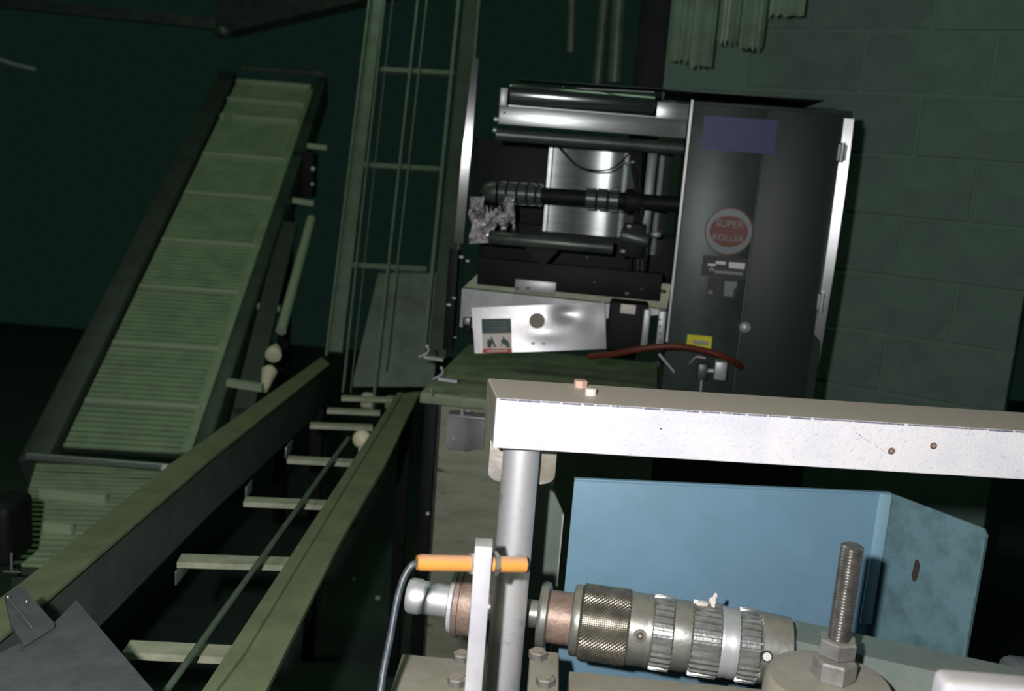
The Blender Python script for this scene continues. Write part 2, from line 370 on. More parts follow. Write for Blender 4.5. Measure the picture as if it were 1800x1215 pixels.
# ================================================================== HORIZONTAL CONVEYOR FRAME (lower left)
hR = .78
cf = thing('conveyor_frame', 'open conveyor frame with two long olive rails and cream cross rungs', 'conveyor frame', PH(420, 950, hR+.3))
LR = [(565, 628), (580, 640), (371, 806), (75, 1060), (-80, 1190), (-80, 1110), (40, 1022), (304, 812)]
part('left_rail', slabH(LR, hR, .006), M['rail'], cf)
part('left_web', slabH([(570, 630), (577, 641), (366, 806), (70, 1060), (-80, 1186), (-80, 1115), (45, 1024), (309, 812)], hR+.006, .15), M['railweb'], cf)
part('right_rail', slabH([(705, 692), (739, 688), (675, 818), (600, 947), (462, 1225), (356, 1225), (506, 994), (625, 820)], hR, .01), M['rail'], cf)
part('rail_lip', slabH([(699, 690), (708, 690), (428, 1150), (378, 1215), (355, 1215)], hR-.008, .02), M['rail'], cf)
for (a_, b_, w_) in (((222, 1142), (420, 1152), .04), ((315, 986), (515, 992), .04), ((430, 882), (572, 888), .035), ((506, 808), (620, 814), .032), ((545, 748), (655, 752), .03), ((575, 722), (668, 726), .03), ((600, 700), (690, 703), .03)):
    mm = MB().beam(PH(*a_, hR+.05), PH(*b_, hR+.05), w_, .012)
    part('rung', mm, M['rung'], cf)
part('centre_rod', MB().cyl(PH(285, 1225, hR+.01), PH(612, 770, hR+.01), .0055), M['frame'], cf)
for q in ((310, 1020), ):
    part('bracket', MB().box(PH(310, 1030, hR+.1), PH(334, 996, hR+.1)+Vector((0, 0, .03)), .002), M['inox'], cf)
part('bracket', MB().box(PH(430, 878, hR+.06), PH(446, 862, hR+.06)+Vector((0, -.01, .03)), .002), M['inox'], cf)
part('bracket', MB().box(PH(500, 806, hR+.06), PH(516, 790, hR+.06)+Vector((0, -.01, .03)), .002), M['inox'], cf)
for x, y in ((560, 700), (715, 720)):
    q = PH(x, y, hR+.12); part('leg', MB().box((q.x-.02, q.y-.02, 0), (q.x+.02, q.y+.02, q.z)), M['dark'], cf)
kn = P(636, 772, 2.6); part('ball_knob', MB().ball(kn, .026, 20).cyl(kn-Vector((0, 0, .08)), kn, .008), M['ivory'], None, I4, 'cream ball knob standing between the far rungs', 'knob')
# guide plates in the lower left corner
gp = thing('guide_plate', 'dusty grey angled plates in the bottom left corner over the rail', 'plate', PH(120, 1150, .62))
part('large_plate', slabH([(-60, 1180), (90, 1100), (134, 1055), (300, 1250), (-60, 1290)], .62, .006), M['greyplate'], gp)
part('small_plate', slabH([(8, 1046), (36, 1028), (96, 1096), (40, 1130), (20, 1100)], .61, .006), M['greyplate'], gp)
for x, y in ((14, 1050), (47, 1058)): part('screw', MB().ball(PH(x, y, .605), .0025, 10), M['inox'], gp)  # small metal balls added to draw two glints on the plates
part('bent_lip', MB().tube([PH(16, 1052, .605), PH(56, 1102, .605)], .0012, 6), M['inox'], gp)
# ================================================================== ELEVATOR FRAME (middle)
Eb = P(662, 622, 3.3); Et = P(735, 0, 3.9); e_ = Et-Eb; latE = Vector((e_.y, -e_.x, 0)).normalized()
FE = Fr(Eb, Vector((1, -.05, 0)), e_)
el = thing('steep_elevator_frame', 'tall dim green ladder-like elevator frame rising left of the machine', 'elevator', FE.M)
def erail(name, xb, yb, xt, yt, w, z0, z1, m):
    a_ = FE.uv(xb, yb, z1); b_ = FE.uv(xt, yt, z1); ext = 1.15
    d = (b_[0]-a_[0], b_[1]-a_[1]); b_ = (a_[0]+d[0]*ext, a_[1]+d[1]*ext)
    mm = MB().prism([(a_[0]-w/2, a_[1]), (a_[0]+w/2, a_[1]), (b_[0]+w/2, b_[1]), (b_[0]-w/2, b_[1])], z0, z1)
    return part(name, mm, m, el, FE.M)
erail('side_rail', 588, 618, 662, 0, .05, -.03, .0, M['frame'])
erail('rail_lip', 573, 625, 649, 0, .008, 0, .02, M['frame'])
erail('rail_lip', 602, 690, 676, 0, .006, 0, .02, M['frame'])
erail('side_rail', 768, 628, 830, 0, .06, -.03, 0, M['sheet'])
erail('rail_lip', 744, 628, 806, 0, .012, 0, .02, M['frame'])
erail('rail_lip', 800, 500, 842, 0, .008, -.01, .01, M['frame'])
erail('centre_rail', 655, 715, 734, 0, .008, -.01, .01, M['frame'])
erail('centre_rail', 678, 650, 750, 0, .005, -.01, .01, M['frame'])
erail('centre_rail', 616, 690, 690, 0, .003, -.02, -.01, M['frame'])
for (xa, ya, xb, yb) in ((668, 120, 800, 127), (640, 288, 776, 296), (610, 464, 750, 472)):
    a_ = FE.uv(xa, ya); b_ = FE.uv(xb, yb)
    part('cross_bar', MB().prism([(a_[0], a_[1]-.009), (b_[0], b_[1]-.009), (b_[0], b_[1]+.009), (a_[0], a_[1]+.009)], -.025, -.004), M['frame'], el, FE.M)
a_ = FE.uv(640, 650, -.08); b_ = FE.uv(770, 490, -.08)
part('back_sheet', MB().prism([FE.uv(618, 680, -.08), FE.uv(760, 680, -.08), FE.uv(790, 480, -.08), FE.uv(665, 480, -.08)], -.09, -.08), M['frame'], el, FE.M)
part('drive_shoe', MB().box(FE.p(634, 720, -.05), FE.p(662, 690, -.02), .012), M['rung'], el, FE.M)
part('drive_shoe', MB().box(FE.p(676, 722, -.05), FE.p(698, 695, -.02), .012), M['rail'], el, FE.M)
# polished guide strip between elevator and machine
FG = Fr(P(820, 300, 2.9), yaw=-3.6)
gs = thing('polished_guide_strip', 'narrow polished vertical steel strip left of the machine opening', 'strip', FG.M)
m = MB(); pts = [FG.uv(828, 150), FG.uv(838, 150), FG.uv(829, 350), FG.uv(812, 520), FG.uv(796, 520), FG.uv(812, 345)]
m = MB(); n = 14; rr = []
for i in range(n+1):
    t = i/n; y_ = 100+t*330; xa = 834-t*28 ; A = FG.uv(xa-3-5*min(1, t*1.6), y_)[0]; B = FG.uv(xa+8, y_)[0]; yy = FG.uv(xa, y_)[1]
    z = -.05*(2*t-1)**2*1.0
    rr.append([Vector((A, yy, z)), Vector((B, yy, z)), Vector((B, yy, z-.006)), Vector((A, yy, z-.006))])
m.rings(rr); part('strip', m, M['polish'], gs, FG.M, ang=20)
part('channel', MB().box(FG.p(806, 600, -.06), FG.p(836, 120, -.05), .002), M['dark'], gs, FG.M)
# ================================================================== MACHINE
FM = Fr(P(1000, 600, 2.8), yaw=7.0)
mc = thing('film_unwind_machine', 'stainless film unwinding machine with a roller housing and a tall dark door', 'machine', FM.M)
def mbox(name, px0, py0, px1, py1, z0, z1, m, bev=.002, parent=None, **k):
    return part(name, MB().box(FM.p(px0, py0, z1), (*FM.uv(px1, py1, z1), z0), bev), m, parent or mc, FM.M, **k)
# right enclosure
ZP = .10
pa = FM.uv(1217, 176, ZP); pb = FM.uv(1392, 690, ZP)
encl = part('enclosure', MB().box((pa[0], pa[1], -.35), (pb[0]+.06, -FM.o.z, ZP-.004), .004), M['panel'], mc, FM.M)
xd = FM.uv(1322, 400, ZP)[0]
part('door', MB().box((pa[0]+.004, pa[1]-.01, ZP-.004), (xd, pb[1]-.2, ZP+.006), .002), M['panel'], mc, FM.M)
part('door_recess', MB().box((xd+.004, pa[1]-.01, ZP-.004), (pb[0]+.035, pb[1]-.2, ZP+.001), .002), M['panel2'], mc, FM.M)
part('bright_edge', MB().box((pa[0]-.003, pa[1], ZP-.02), (pa[0]+.003, FM.uv(1172, 600, ZP)[1], ZP+.01)), M['inoxb'], mc, FM.M, label='bright polished door edge')
# right handle strip
xh = FM.uv(1395, 330, ZP+.03)[0]; y1_ = FM.uv(1410, 202, ZP+.03)[1]; y0_ = FM.uv(1366, 690, ZP+.03)[1]
m = MB(); rr = []; n = 24; xr = pb[0]+.062
for i in range(n+1):
    t = i/n; y_ = y1_+(y0_-y1_)*t; z = ZP+.02-.03*(2*(t-.33))**2
    rr.append([Vector((xr-.024, y_, z)), Vector((xr, y_, z+.0033)), Vector((xr, y_, z-.03)), Vector((xr-.024, y_, z-.03))])
m.rings(rr); hs = part('edge_strip', m, M['polish'], mc, FM.M, ang=20, label='polished vertical edge strip')
for py in (262, 525):
    a_ = FM.uv(1396 if py < 400 else 1368, py, ZP+.03)
    part('hinge', MB().cyl((xr-.02, a_[1]-.025, ZP+.02), (xr-.02, a_[1]+.025, ZP+.02), .006).box((xr-.03, a_[1]-.02, ZP), (xr-.008, a_[1]+.02, ZP+.018)), M['inoxb'], hs, FM.M)
mbox('top_lid', 1170, 158, 1450, 176, -.3, ZP+.02, M['panel2'])
# roller housing
ZH = 0.
FH = Fr(FM.W(*FM.uv(876, 216, .16), .16), yaw=-2.5)
h0 = FH.uv(876, 216, ZH); h1 = FH.uv(1208, 245, ZH); ht = FH.uv(882, 155, ZH); hm = FH.uv(895, 185, ZH)
xL, xR_ = h0[0], FH.uv(1213, 200, 0)[0]-.004; yB = FH.uv(876, 218, ZH)[1]; yT = FH.uv(882, 154, ZH)[1]; yM = FH.uv(893, 187, ZH)[1]
hou = part('roller_housing', MB().box((xL, yB, ZH-.012), (xR_, yM, ZH), .002), M['inox'], mc, FH.M)
part('left_cheek', MB().box((xL, yM, ZH-.012), (FH.uv(892, 170, ZH)[0], yT, ZH), .001).box((xL, yB, ZH-.2), (xL+.006, yT, ZH-.012), .001), M['inoxb'], hou, FH.M)
xe = FH.uv(1155, 190, ZH)[0]
part('right_cheek', MB().box((xe, yM, ZH-.012), (xR_, yT-.004, ZH), .001), M['inox'], hou, FH.M)
part('trough', MB().box((xL+.01, yM-.01, ZH-.11), (xR_, yT, ZH-.1), .001), M['panel2'], hou, FH.M)
part('roller', MB().cyl((FH.uv(895, 170, ZH)[0], (yM+yT)/2+.01, ZH-.035), (xe-.004, (yM+yT)/2+.01, ZH-.035), .03, n=40, bev=.003), M['roller'], hou, FH.M)
part('trough_lip', MB().box((FH.uv(895, 170, ZH)[0], yM, ZH), (xe, yM+.004, ZH+.004)), M['inoxb'], hou, FH.M)
part('rivet', MB().cyl((xL+.014, yB+.03, ZH), (xL+.014, yB+.03, ZH+.002), .003), M['black'], hou, FH.M)
part('end_screw', MB().cyl((xL-.012, yB+.012, ZH-.03), (xL, yB+.012, ZH-.03), .006), M['inoxb'], hou, FH.M)
part('under_tube', MB().cyl((xL-.004, yB-.026, ZH-.03), (xR_, yB-.026, ZH-.03), .017, n=28), M['mid'], hou, FH.M)
part('under_tube_cap', MB().cyl((xL-.012, yB-.016, ZH-.03), (xL+.004, yB-.016, ZH-.03), .006), M['inoxb'], hou, FH.M)
mbox('rear_cover', 905, 138, 1200, 160, -.05, .05, M['panel2'], parent=hou)
part('top_wire', MB().cyl(FM.p(988, 154, .1), FM.p(1150, 162, .1), .0015, n=8).ball(FM.p(990, 154, .1), .004, 10), M['inoxb'], hou, FM.M)
# cavity: back plates
ZB = -.16
m = MB(); A = FM.uv(975, 246, ZB); B = FM.uv(1092, 418, ZB)
x0, x1, yb, yt = FM.uv(966, 330, ZB)[0], FM.uv(1128, 330, ZB)[0], B[1], A[1]
rr = []
prof = [(x0-.012, -.012), (x0-.01, 0), (x0, .0), (x0+.002, -.008), (x0+.004, 0), (x0+.08, .002), (x0+.085, .006), (x0+.17, .004), (x0+.2, 0), (x0+.215, -.012), (x0+.225, -.002), (x1-.01, -.03), (x1, -.06)]
outl = [(x, ZB+z) for x, z in prof]+[(x, ZB+z-.004) for x, z in prof[::-1]]
m.rings([[Vector((x, y, z)) for x, z in outl] for y in (yb, yt)])
part('back_plate', m, M['inox'], mc, FM.M, ang=60, label='reflective folded back plate')
m = MB(); x0, x1 = FM.uv(1136, 300, ZB)[0], FM.uv(1182, 300, ZB)[0]; yb = FM.uv(1160, 450, ZB)[1]
prof = [(x0, -.03), (x0+.02, 0), (x0+.035, .004), (x0+.045, -.01), (x0+.05, .004), (x0+.056, -.01), (x1, -.04)]
outl = [(x, ZB+z) for x, z in prof]+[(x, ZB+z-.004) for x, z in prof[::-1]]
m.rings([[Vector((x, y, z)) for x, z in outl] for y in (yb, yt)])
part('back_plate', m, M['inox'], mc, FM.M, ang=60, label='narrow folded back plate beside the door')
mbox('cavity_wall', 835, 240, 965, 420, -.32, -.3, M['dark'])
mbox('cavity_wall', 838, 505, 1200, 418, -.25, -.2, M['dark'])
mbox('side_frame', 1196, 560, 1212, 240, -.3, .0, M['dark'])
# splined unwind shaft
sh = part('unwind_shaft', MB().cyl(FM.p(845, 336, .0), FM.p(1195, 360, .0), .022, n=28), M['dark'], mc, FM.M)
def splined(p0, p1, r, depth=.003, nt=26, duty=.62):
    p0, p1 = Vector(p0), Vector(p1); ax = (p1-p0); L = ax.length; ax.normalize(); a, b = basis(ax); pr = []
    for k in range(nt):
        for fr_, rr_ in ((0, r-depth), (.08, r), (duty, r), (duty+.1, r-depth)):
            th = 6.28318*(k+fr_)/nt; pr.append((math.cos(th)*rr_, math.sin(th)*rr_, rr_))
    m = MB(); m.rings([[p0+ax*t+(a*x+b*y)*q for x, y, _ in pr] for t, q in ((0, .93), (min(.002, L*.1), 1), (L-min(.002, L*.1), 1), (L, .93))]); return m
def onsh(px): # point on shaft axis
    t = (px-845)/350; return Vector(FM.p(845, 336, 0)).lerp(Vector(FM.p(1195, 360, 0)), t)
part('hub_cone', MB().lathe(onsh(846), onsh(900)-onsh(846), [(0, .012), (.01, .024), (.03, .031), (.045, .031)], 28), M['mid'], sh, FM.M)
for x0, x1 in ((878, 892), (894, 910), (912, 928), (930, 944), (946, 955)):
    part('splined_ring', splined(onsh(x0), onsh(x1), .032, .003, 18), M['mid'], sh, FM.M)
for x0, x1 in ((1032, 1050), (1052, 1070), (1072, 1090)):
    part('splined_ring', splined(onsh(x0), onsh(x1), .03, .003, 18), M['mid'], sh, FM.M)
part('bearing', MB().cyl(onsh(1100), onsh(1128), .034, bev=.004), M['dark'], sh, FM.M)
part('guide_tube', MB().cyl(FM.p(860, 417, .05), FM.p(1078, 436, .05), .019, n=32, bev=.002), M['mid'], mc, FM.M)
part('tube_bracket', MB().prism([FM.uv(920, 432, .03), FM.uv(985, 437, .03), FM.uv(955, 468, .03)], .02, .035), M['dark'], mc, FM.M)
# mast with cables
mbox('mast', 1104, 520, 1126, 246, -.05, -.02, M['dark'])
mbox('mast', 1133, 500, 1140, 255, -.03, -.01, M['mid'])
m = MB()
for k in range(4):
    pts = [FM.p(1108+k*6, 250, .0), FM.p(1114+4*k+6*math.sin(k*2), 310, .01), FM.p(1130-5*k+8*math.sin(k*3), 370, .02), FM.p(1112+7*k, 430, .0), FM.p(1106+8*k, 500, .0)]
    m.tube(spline(pts), .0045, 8)
part('cable_bundle', m, M['black'], mc, FM.M)
part('cable_loop', MB().tube(spline([FM.p(962, 232, .1), FM.p(985, 262, .04), FM.p(1018, 293, .04), FM.p(1062, 300, .04), FM.p(1092, 285, .03), FM.p(1112, 260, .02)]), .0024, 8), M['black'], mc, FM.M)
for x, y, r_, mm in ((1113, 262, .006, 'inoxb'), (1112, 285, .005, 'inoxb'), (1138, 262, .006, 'white'), (1106, 398, .007, 'inoxb'), (1153, 412, .012, 'inoxb'), (1095, 442, .007, 'inoxb'), (1102, 516, .006, 'pale'), (1032, 452, .003, 'pale'), (1045, 497, .003, 'pale'), (1166, 512, .007, 'mid'), (1128, 508, .003, 'pale')):
    part('screw', MB().ball(FM.p(x, y, .04), r_, 14, (1.2, .8, .8)), M[mm], mc, FM.M)
part('knuckle', MB().cyl(FM.p(1090, 412, .02), FM.p(1140, 425, .02), .02, bev=.004), M['mid'], mc, FM.M)
part('knuckle', MB().box(FM.p(1092, 450, .0), FM.p(1136, 395, .03), .004), M['dark'], mc, FM.M)
part('cylinder', MB().cyl(FM.p(1084, 525, .0), FM.p(1088, 478, .0), .012), M['mid'], mc, FM.M)
mbox('slide_rail', 838, 500, 1165, 482, .0, .03, M['dark'])
# olive deck with small holed bracket
part('deck', MB().prism([FM.uv(815, 505, .02), FM.uv(1172, 543, .02), FM.uv(1180, 500, .02), FM.uv(850, 472, .02)], .0, .02), M['olivetop'], mc, FM.M)
sb = mbox('holed_bracket', 904, 513, 978, 497, .02, .035, M['inoxb'])
for x in (909, 928): part('hole', MB().cyl(FM.p(x, 507, .034), FM.p(x, 507, .037), .0045), M['black'], sb, FM.M)
# tray back plate
part('tray_plate', MB().prism([FM.uv(812, 507, .08), FM.uv(1170, 545, .08), FM.uv(1170, 553, .08), FM.uv(1066, 560, .08), FM.uv(1060, 610, .08), FM.uv(840, 604, .08), FM.uv(835, 576, .08), FM.uv(808, 575, .08)], .07, .08), M['inoxb'], mc, FM.M)
mbox('side_nut', 812, 586, 828, 560, .07, .1, M['dark'])
mbox('side_nut', 816, 570, 826, 560, .1, .108, M['inoxb'])
# dark motor behind
mbox('motor_box', 1064, 614, 1140, 536, .0, .09, M['dark'], .006)
mbox('mount_strip', 1126, 608, 1144, 545, .05, .1, M['inoxb'])
ps = mbox('perforated_strip', 1152, 612, 1172, 548, .06, .11, M['inoxb'])
for y in (562, 574, 587, 600): part('hole', MB().cyl(FM.p(1160, y, .109), FM.p(1160, y, .112), .003), M['black'], ps, FM.M)
part('cream_label', MB().box(FM.p(1090, 550, .1), FM.p(1118, 537, .105), .0005), M['cream'], mc, FM.M, label='cream label')
# stickers
def sticker(name, x0, y0, x1, y1, m, z=ZP+.006, lab=None, parent=mc):
    return part(name, MB().box(FM.p(x0, y0, z), (*FM.uv(x1, y1, z), z+.0012)), M[m], parent, FM.M, label=lab, smooth=False)
sticker('violet_sticker', 1232, 262, 1368, 212, 'purple', lab='blank violet-blue sticker')
c_ = FM.uv(1281, 407, ZP+.006); zz = ZP+.006
rs = part('round_sticker', MB().cyl((c_[0], c_[1], zz), (c_[0], c_[1], zz+.001), .063, n=48), M['stred'], mc, FM.M, label='round sticker with a red centre and pale ring')
part('pale_ring', MB().cyl((c_[0], c_[1], zz+.001), (c_[0], c_[1], zz+.0018), .0595, n=48), M['pale'], rs, FM.M)
part('red_centre', MB().prism([(c_[0]+.05*math.cos(k*.1309), c_[1]+.041*math.sin(k*.1309)) for k in range(48)], zz+.0018, zz+.0026), M['stred'], rs, FM.M)
text('SUPER', FM, c_[0], c_[1]+.019, zz+.003, .026, M['pale'], rs)
text('ROLLER', FM, c_[0], c_[1]-.018, zz+.003, .0235, M['pale'], rs)
def bars(parent, fr, items, m, z):
    q = MB()
    for x0, y0, x1, y1 in items: q.box(fr.p(x0, y0, z), (*fr.uv(x1, y1, z), z+.0008))
    part('print_line', q, m, parent, fr.M, smooth=False)
def emblem(parent, fr, px, py, s, m, z):   # three-lobed mark
    x, y = fr.uv(px, py, z); q = MB()
    for dx, dy in ((0, .8), (-.9, -.4), (.9, -.4)): q.cyl((x+dx*s, y+dy*s, z), (x+dx*s, y+dy*s, z+.0008), s*.85, n=10)
    part('emblem', q, m, parent, fr.M)
l1 = sticker('black_label', 1232, 484, 1314, 455, 'black', lab='upper black label with white print')
bars(l1, FM, ((1258, 464, 1276, 460), (1281, 467, 1310, 463), (1281, 471, 1309, 469), (1244, 467, 1258, 464)), M['white'], ZP+.0074)
bars(l1, FM, ((1256, 480, 1306, 479),), M['pale'], ZP+.0074)
emblem(l1, FM, 1251, 473, .0045, M['pale'], ZP+.0074)
l2 = sticker('black_label', 1241, 521, 1297, 491, 'black', lab='lower black label with a torn white patch')
part('white_patch', MB().prism([FM.uv(*q, ZP+.0074) for q in ((1272, 520), (1288, 521), (1290, 508), (1294, 506), (1296, 496), (1274, 494))], ZP+.0074, ZP+.0084), M['pale'], l2, FM.M)
emblem(l2, FM, 1249, 514, .004, M['pale'], ZP+.0074)
yl = sticker('yellow_sticker', 1206, 611, 1252, 592, 'yellow', z=ZP+.01, lab='small yellow warning sticker')
bars(yl, FM, ((1217, 605, 1245, 604), (1217, 601, 1246, 600)), M['olive'], ZP+.0114)
bars(yl, FM, ((1212, 607, 1214, 596),), M['red'], ZP+.0114)
a_ = FM.p(1309, 575, ZP+.006)
part('door_knob', MB().lathe(a_, (0, 0, 1), [(0, .012), (.006, .016), (.012, .015), (.017, .009), (.018, .001)], 24), M['inoxb'], mc, FM.M)
# ---- silver dented guard with label (front)
ZG = .17
FGd = Fr(FM.W(*FM.uv(945, 580, ZG), ZG), Vector((math.cos(R(.5)), -math.sin(R(.5)), 0)), Vector((0, math.sin(R(8.5)), math.cos(R(8.5)))))
gd = thing('dented_cover', 'silver dented sheet cover with a round hole and a pictogram label', 'cover', FGd.M)
# front sheet with a real hole: grid around a circle
x0, y0 = FGd.uv(831, 620); x1, y1 = FGd.uv(1066, 536)
pTL = FGd.uv(828, 541); pTR = FGd.uv(1064, 532); pBR = FGd.uv(1067, 614); pBL = FGd.uv(834, 622)
hc = FGd.uv(944, 564); hr = .021
def lerp2(a, b, t): return (a[0]+(b[0]-a[0])*t, a[1]+(b[1]-a[1])*t)
def dent(x, y):
    dx, dy = FGd.uv(995, 552); z = 0
    z -= .010*math.exp(-((x-dx)**2/.0012+(y-dy)**2/.0005)); z += .005*math.exp(-((x-hc[0]-.02)**2/.003+(y-hc[1]+.03)**2/.0006))
    z -= .006*math.exp(-((x-dx-.07)**2/.002+(y-dy+.01)**2/.0015)); z += .004*math.sin(x*14)*math.exp(-(y-hc[1])**2/.004)
    z -= .022*((x-hc[0])/.19)**2
    return z
m = MB(); nb = 72; rr = []
rect = [pBL, pBR, pTR, pTL]; per = []
for k in range(4):
    for j in range(nb//4): per.append(lerp2(rect[k], rect[(k+1) % 4], j/(nb//4)))
angs = [math.atan2(p[1]-hc[1], p[0]-hc[0]) for p in per]
hole = [(hc[0]+hr*math.cos(t), hc[1]+hr*math.sin(t)) for t in angs]
rr.append([Vector((x, y, dent(x, y)-.003)) for x, y in hole])
for t in [i/22 for i in range(23)]:
    rr.append([Vector((*(q := lerp2(h, p, t)), dent(*q))) for h, p in zip(hole, per)])
rr.append([Vector((p[0], p[1], dent(*p)-.06)) for p in per])
m.rings(rr, cap=False); part('front_sheet', m, M['guard'], gd, FGd.M, ang=50)
part('backing', MB().cyl((hc[0]+.003, hc[1]-.002, -.018), (hc[0]+.003, hc[1]-.002, -.03), .04), M['tan'], gd, FGd.M, label='tan disc seen through the hole')
for x, y in ((937, 604), (955, 604)):
    q = FGd.uv(x, y); part('rivet', MB().ball((q[0], q[1], dent(*q)), .0055, 12, (1, .7, .5)), M['alu'], gd, FGd.M)
def gpoly(name, pts, m, z, parent):
    q = [FGd.uv(*p) for p in pts]; mb = MB()
    if len(q) == 4:
        n_ = 8; per_ = []
        g = [[lerp2(lerp2(q[0], q[1], i/n_), lerp2(q[3], q[2], i/n_), j/n_) for j in range(n_+1)] for i in range(n_+1)]
        V = [[[mb.bm.verts.new((x, y, dent(x, y)+z+dz)) for x, y in row] for row in g] for dz in (-.0008, 0)]
        for i in range(n_):
            for j in range(n_):
                for k in (0, 1): mb.bm.faces.new((V[k][i][j], V[k][i+1][j], V[k][i+1][j+1], V[k][i][j+1]))
        for i in range(n_):
            for a, b, c, d in ((V[0][i][0], V[0][i+1][0], V[1][i+1][0], V[1][i][0]), (V[0][i][n_], V[0][i+1][n_], V[1][i+1][n_], V[1][i][n_]), (V[0][0][i], V[0][0][i+1], V[1][0][i+1], V[1][0][i]), (V[0][n_][i], V[0][n_][i+1], V[1][n_][i+1], V[1][n_][i])):
                mb.bm.faces.new((a, b, c, d))
    else:
        V = [[mb.bm.verts.new((x, y, dent(x, y)+z+dz)) for x, y in q] for dz in (-.0004, .0006)]
        mb.bm.faces.new(V[0][::-1]); mb.bm.faces.new(V[1])
        for i in range(len(q)): k = (i+1) % len(q); mb.bm.faces.new((V[0][i], V[0][k], V[1][k], V[1][i]))
    return part(name, mb, M[m], parent, FGd.M, smooth=False)
lb = gpoly('pictogram_label', ((848, 621), (900, 620), (898, 560), (846, 561)), 'cream', .001, gd)
zc = .0018
gpoly('dark_field', ((847, 587), (899, 586), (898, 560), (846, 561)), 'green', .002, lb)
gpoly('red_band', ((848, 621), (900, 620), (900, 613), (848, 614)), 'red', .002, lb)
gpoly('hand_mark', ((857, 612), (863, 612), (865, 603), (869, 612), (872, 609), (867, 598), (863, 591), (862, 598), (857, 596), (856, 603)), 'green', .002, lb)
gpoly('hand_mark', ((879, 612), (884, 604), (893, 612), (897, 611), (894, 600), (888, 596), (884, 591), (883, 598), (879, 598), (882, 602)), 'green', .002, lb)
for y in (566, 571, 576, 581): gpoly('print_line', ((852, y+1.4), (892, y+.4), (892, y-.6), (852, y+.4)), 'mid', .003, lb)
gpoly('print_line', ((856, 618.5), (892, 617.7), (892, 615.7), (856, 616.4)), 'cream', .003, lb)
# crumpled film at left of the opening
FF = Fr(FM.W(*FM.uv(860, 390, .05), .05), yaw=7)
m = MB(); nx, ny = 22, 26; pts = {}
import mathutils.noise as mn
for i in range(nx+1):
    for j in range(ny+1):
        px = 826+78*i/nx; py = 346+82*j/ny-2*i/nx; x, y = FF.uv(px, py)
        z = .045*mn.noise(Vector((x*38, y*30, 1)))+.02*mn.noise(Vector((x*90, y*80, 5))); pts[i, j] = m.bm.verts.new((x, y, z))
def keep(i, j):
    px = 826+78*(i+.5)/nx; py = 346+82*(j+.5)/ny
    if py > 402+8*math.sin(px*.3) and px > 868: return False
    if 850 < px < 885 and py < 368-6*math.sin(px): return False
    if px > 862 and py > 405: return False
    return True
for i in range(nx):
    for j in range(ny):
        if keep(i, j): m.bm.faces.new((pts[i, j], pts[i+1, j], pts[i+1, j+1], pts[i, j+1]))
for v in [v for v in m.bm.verts if not v.link_faces]: m.bm.verts.remove(v)
part('crumpled_film', m, M['film'], None, FF.M, 'crumpled clear plastic film hanging at the left of the machine opening', 'film', ang=10)
# red hose
part('hose', MB().tube(spline([FM.p(1035, 627, .16), FM.p(1080, 622, .19), FM.p(1135, 612, .21), FM.p(1190, 609, .21), FM.p(1240, 617, .2), FM.p(1280, 630, .19), FM.p(1302, 645, .15)]), .0085, 14), M['hose'], None, FM.M, 'rust-red rubber hose arching across the machine below the yellow sticker', 'hose')
# pneumatic fitting
ft = thing('air_fitting', 'grey valve blocks with a short stem under the red hose', 'fitting', FM.W(*FM.uv(1232, 690, .15), .15))
def fbox(name, a_, b_, z0, z1, m, bev=.003): return part(name, MB().box(FM.p(*a_, z1), (*FM.uv(*b_, z1), z0), bev), M[m], ft, FM.M)
fbox('valve_body', (1225, 668), (1245, 642), .12, .16, 'mid')
fbox('valve_block', (1254, 668), (1279, 638), .12, .17, 'inoxb')
part('link', MB().cyl(FM.p(1244, 652, .14), FM.p(1256, 652, .14), .006), M['inoxb'], ft, FM.M)
part('stem', MB().cyl(FM.p(1231, 700, .14), FM.p(1233, 668, .14), .004, n=12), M['inoxb'], ft, FM.M)
part('backing_plate', MB().box(FM.p(1213, 668, .11), FM.p(1224, 625, .115)), M['black'], ft, FM.M)
part('clip', MB().tube(spline([FM.p(1212, 640, .13), FM.p(1224, 628, .15), FM.p(1240, 630, .15)]), .003, 8), M['inoxb'], ft, FM.M)
part('chrome_rod', MB().tube([FM.p(1158, 622, .15), FM.p(1186, 655, .15)], .004, 10), M['inoxb'], None, FM.M, 'thin chrome rod slanting below the perforated strip', 'rod')
# table, front cabinet
hT = 1.9-P(742, 692, 2.66).z
tb = thing('machine_table', 'olive table top and scuffed cabinet carrying the machine', 'cabinet', Fr(P(760, 1215, 2.6), yaw=7).M)
fu = FM.uv
tl = PH(738, 690, hT)
FT = Fr(tl, yaw=7)
xt_ = FT.uv(1160, 715)[0]
part('table_top', MB().box((0, -.03, -.75), (xt_, 0, 0), .004), M['olivetop'], tb, FT.M)
xa = FT.uv(772, 760, -.05)[0]
part('cabinet_body', MB().box((xa, -tl.z, -.7), (xt_, -.03, -.05), .004), M['olive'], tb, FT.M)
part('edge_highlight', MB().box((xa-.006, -tl.z, -.06), (xa, -.03, -.045)), M['mid'], tb, FT.M)  # thin strip added to draw the highlight along the cabinet's left edge
bk = thing('angle_bracket', 'small shiny bracket with a wing screw on the cabinet front', 'bracket', FT.W(*FT.uv(820, 760, .0), 0))
a_, b_ = FT.uv(783, 788, 0), FT.uv(850, 738, 0)
m = MB(); w_ = b_[0]-a_[0]
prof = [(0, -.045), (0, 0), (w_*.5, .0), (w_*.56, .004), (w_*.62, 0), (w_*.7, -.02), (w_, -.03), (w_, -.045)]
m.rings([[Vector((a_[0]+x, y, z)) for x, z in prof] for y in (a_[1], b_[1])]); part('folded_plate', m, M['inoxb'], bk, FT.M, ang=50)
part('flange', MB().box((a_[0], b_[1], -.05), (b_[0]+.03, b_[1]+.006, .006), .001), M['inoxb'], bk, FT.M)
